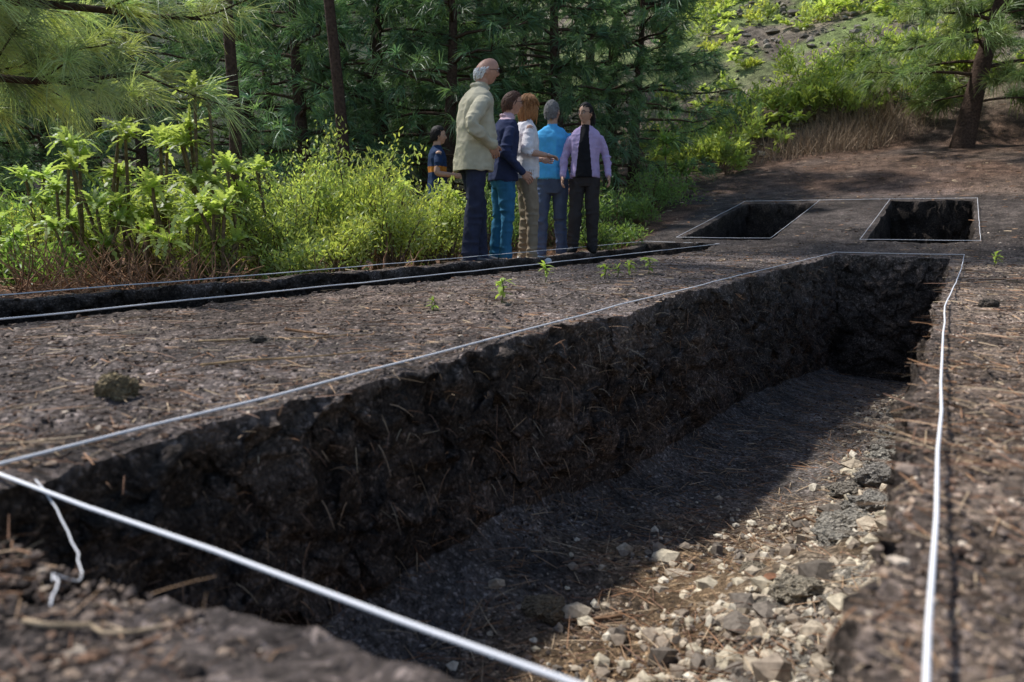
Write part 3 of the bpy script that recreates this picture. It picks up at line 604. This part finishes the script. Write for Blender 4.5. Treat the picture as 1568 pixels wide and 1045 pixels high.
M_dark=simple('black_frames',(.02,.02,.02),.3,50,.1,0);M_eye=simple('eye_white',(.6,.58,.55),.3,50,.05,0);M_lip=simple('lips',(.35,.15,.11),.5,50,.1,0)
skin=simple('skin',(.55,.34,.25),.5,40,.1,.15,.002);skin_r=simple('skin_ruddy',(.54,.3,.21),.5,40,.1,.15,.002);skin_t=simple('skin_tan',(.5,.3,.2),.5,40,.1,.15,.002)
def hairm(n,c): return simple(n,c,.6,120,.5,.8,.006)
figure('man_in_beige_jacket',(-.36,6.93),math.radians(-70),1.93,dict(seed=1,g=1.1,gl=1.0,hem=.79,belly=.05,collar=5,lean=.17,
  elR=(.29,-.12,1.12),wrR=(.215,.115,.99),elL=(-.24,-.02,1.12),wrL=(-.2,.12,.94),hdR=(-.5,.35,-.8),hdL=(.2,.6,-.75),footR=(.1,-.06,.1),footL=(-.1,.1,-.15),hyaw=-.1,hpitch=-.05,hair='bald',glasses=True,arm=1.18,tw=1.12,
  m=dict(top=cloth('beige_jacket',(.53,.49,.36)),pants=cloth('navy_trousers',(.035,.04,.07)),skin=skin_r,shoe=cloth('grey_shoe',(.12,.12,.13)),inner=cloth('beige_lining',(.4,.36,.26)),hair=hairm('white_hair',(.75,.75,.73)))))
def rule_c(l,c):
    l=l.copy();l[(l==0)&(np.abs(c[:,0])<.1)&(c[:,1]>.0)&(c[:,2]>1.2)]=4;l[(l==0)&(c[:,2]>1.46)]=4;return l
figure('man_in_navy_blazer',(-.09,7.5),math.radians(-72),1.76,dict(seed=2,g=.98,hem=.86,collar=4,lean=.12,elR=(.24,-.06,1.12),wrR=(.22,.14,.93),elL=(-.24,-.02,1.12),wrL=(-.18,.2,1.0),hair='short',glasses=True,hyaw=.1,hpitch=-.1,rule=rule_c,
  footR=(.1,.0,.1),footL=(-.1,-.05,-.1),m=dict(top=cloth('navy_blazer',(.035,.045,.1)),pants=cloth('blue_jeans',(.04,.16,.29)),skin=skin_r,shoe=cloth('dark_shoe',(.02,.03,.06)),inner=cloth('pink_shirt',(.62,.45,.5)),hair=hairm('brown_hair',(.11,.055,.035)))))
figure('woman_in_white_shirt',(.15,7.8),math.radians(-78),1.72,dict(seed=3,g=.93,gl=1.0,hem=.9,sleeve='threeq',elR=(.23,-.06,1.15),wrR=(.2,.16,1.12),elL=(-.22,.02,1.12),wrL=(-.1,.2,1.1),hair='long',hyaw=.15,palmR=(0,0,-1),curl=.5,
  footR=(.09,.05,.1),footL=(-.09,.0,-.1),tw=.95,m=dict(top=cloth('white_shirt',(.8,.79,.81)),pants=cloth('khaki_trousers',(.3,.24,.17)),skin=skin,shoe=cloth('white_sneaker',(.75,.75,.75)),inner=cloth('white_b',(.7,.7,.7)),hair=hairm('auburn_hair',(.34,.16,.06)))))
figure('man_in_blue_tshirt',(.46,8.65),math.radians(8),1.88,dict(seed=4,g=1.1,hem=.94,sleeve='short',elR=(.26,-.03,1.12),wrR=(.24,.12,.9),elL=(-.27,.0,1.14),wrL=(-.14,.2,1.12),hair='bun',hyaw=-.6,hpitch=-.1,
  footR=(.12,.0,.3),footL=(-.12,.03,-.3),m=dict(top=cloth('bright_blue_tshirt',(.1,.45,.8)),pants=cloth('jeans',(.1,.13,.21)),skin=skin_t,shoe=cloth('brown_shoe',(.07,.06,.05)),inner=cloth('blue_b',(.05,.3,.6)),hair=hairm('grey_hair',(.2,.19,.18)))))
def rule_f(l,c):
    l=l.copy();l[(l==0)&(np.abs(c[:,0]-.01)<.055+.05*np.clip((1.35-c[:,2])*2,0,1))&(c[:,1]>.03)]=4;return l
figure('woman_in_lilac_cardigan',(.82,8.46),math.radians(172),1.65,dict(seed=5,g=.97,gl=1.02,hem=.9,elR=(.25,-.03,1.13),wrR=(.26,.08,.9),elL=(-.25,-.03,1.13),wrL=(-.28,.05,.91),hair='pony',glasses=True,hyaw=-.6,rule=rule_f,tw=1.15,
  footR=(.13,.03,.2),footL=(-.1,.0,-.15),m=dict(top=cloth('lilac_cardigan',(.47,.37,.58)),pants=cloth('charcoal_trousers',(.045,.04,.04)),skin=skin_t,shoe=cloth('black_shoe',(.02,.02,.02)),inner=cloth('black_tshirt',(.016,.016,.018)),hair=hairm('black_hair',(.015,.012,.012)))))
def rule_a(l,c):
    l=l.copy();l[((l==0)|(l==5))&(c[:,2]>1.16)&(c[:,2]<1.23)]=4;return l
figure('man_in_navy_polo',(-.99,10.0),math.radians(-75),1.76,dict(seed=6,g=1.0,sleeve='short',elR=(.24,-.05,1.13),wrR=(.16,.2,1.12),elL=(-.24,-.02,1.13),wrL=(-.08,.22,1.14),hair='short',rule=rule_a,
  m=dict(top=cloth('navy_polo',(.02,.04,.09)),pants=cloth('jeans_b',(.04,.1,.18)),skin=skin_t,shoe=cloth('shoe_b',(.03,.03,.03)),inner=cloth('red_yellow_stripe',(.5,.2,.03)),hair=hairm('dark_hair',(.015,.012,.01)))))
# ---------------------------------------------------------------- light
az=math.radians(60);el=math.radians(57)
sd=Vector((-math.sin(az)*math.cos(el),math.cos(az)*math.cos(el),math.sin(el)))
ld=bpy.data.lights.new('sun','SUN');ld.energy=4.8;ld.angle=math.radians(2.5);ld.color=(1,.97,.93)
lo=bpy.data.objects.new('sun',ld);scene.collection.objects.link(lo);lo.rotation_euler=sd.to_track_quat('Z','Y').to_euler()
wd=bpy.data.worlds.new('World');scene.world=wd;wd.use_nodes=True;nt=wd.node_tree
sk=nt.nodes.new('ShaderNodeTexSky');sk.sky_type='NISHITA';sk.sun_disc=False;sk.sun_elevation=el;sk.sun_rotation=-az
nt.links.new(sk.outputs[0],nt.nodes['Background'].inputs[0]);nt.nodes['Background'].inputs[1].default_value=.15
cd=bpy.data.cameras.new('camera');cam=bpy.data.objects.new('camera',cd);scene.collection.objects.link(cam)
cam.location=(0,0,.35);cam.rotation_euler=(math.radians(90-9.17),0,0);cd.sensor_width=36;cd.lens=25.9;cd.clip_start=.05;cd.clip_end=1000
cd.dof.use_dof=True;cd.dof.focus_distance=5.5;cd.dof.aperture_fstop=4
scene.camera=cam
scene.view_settings.view_transform='Standard';scene.view_settings.look='None';scene.view_settings.exposure=0
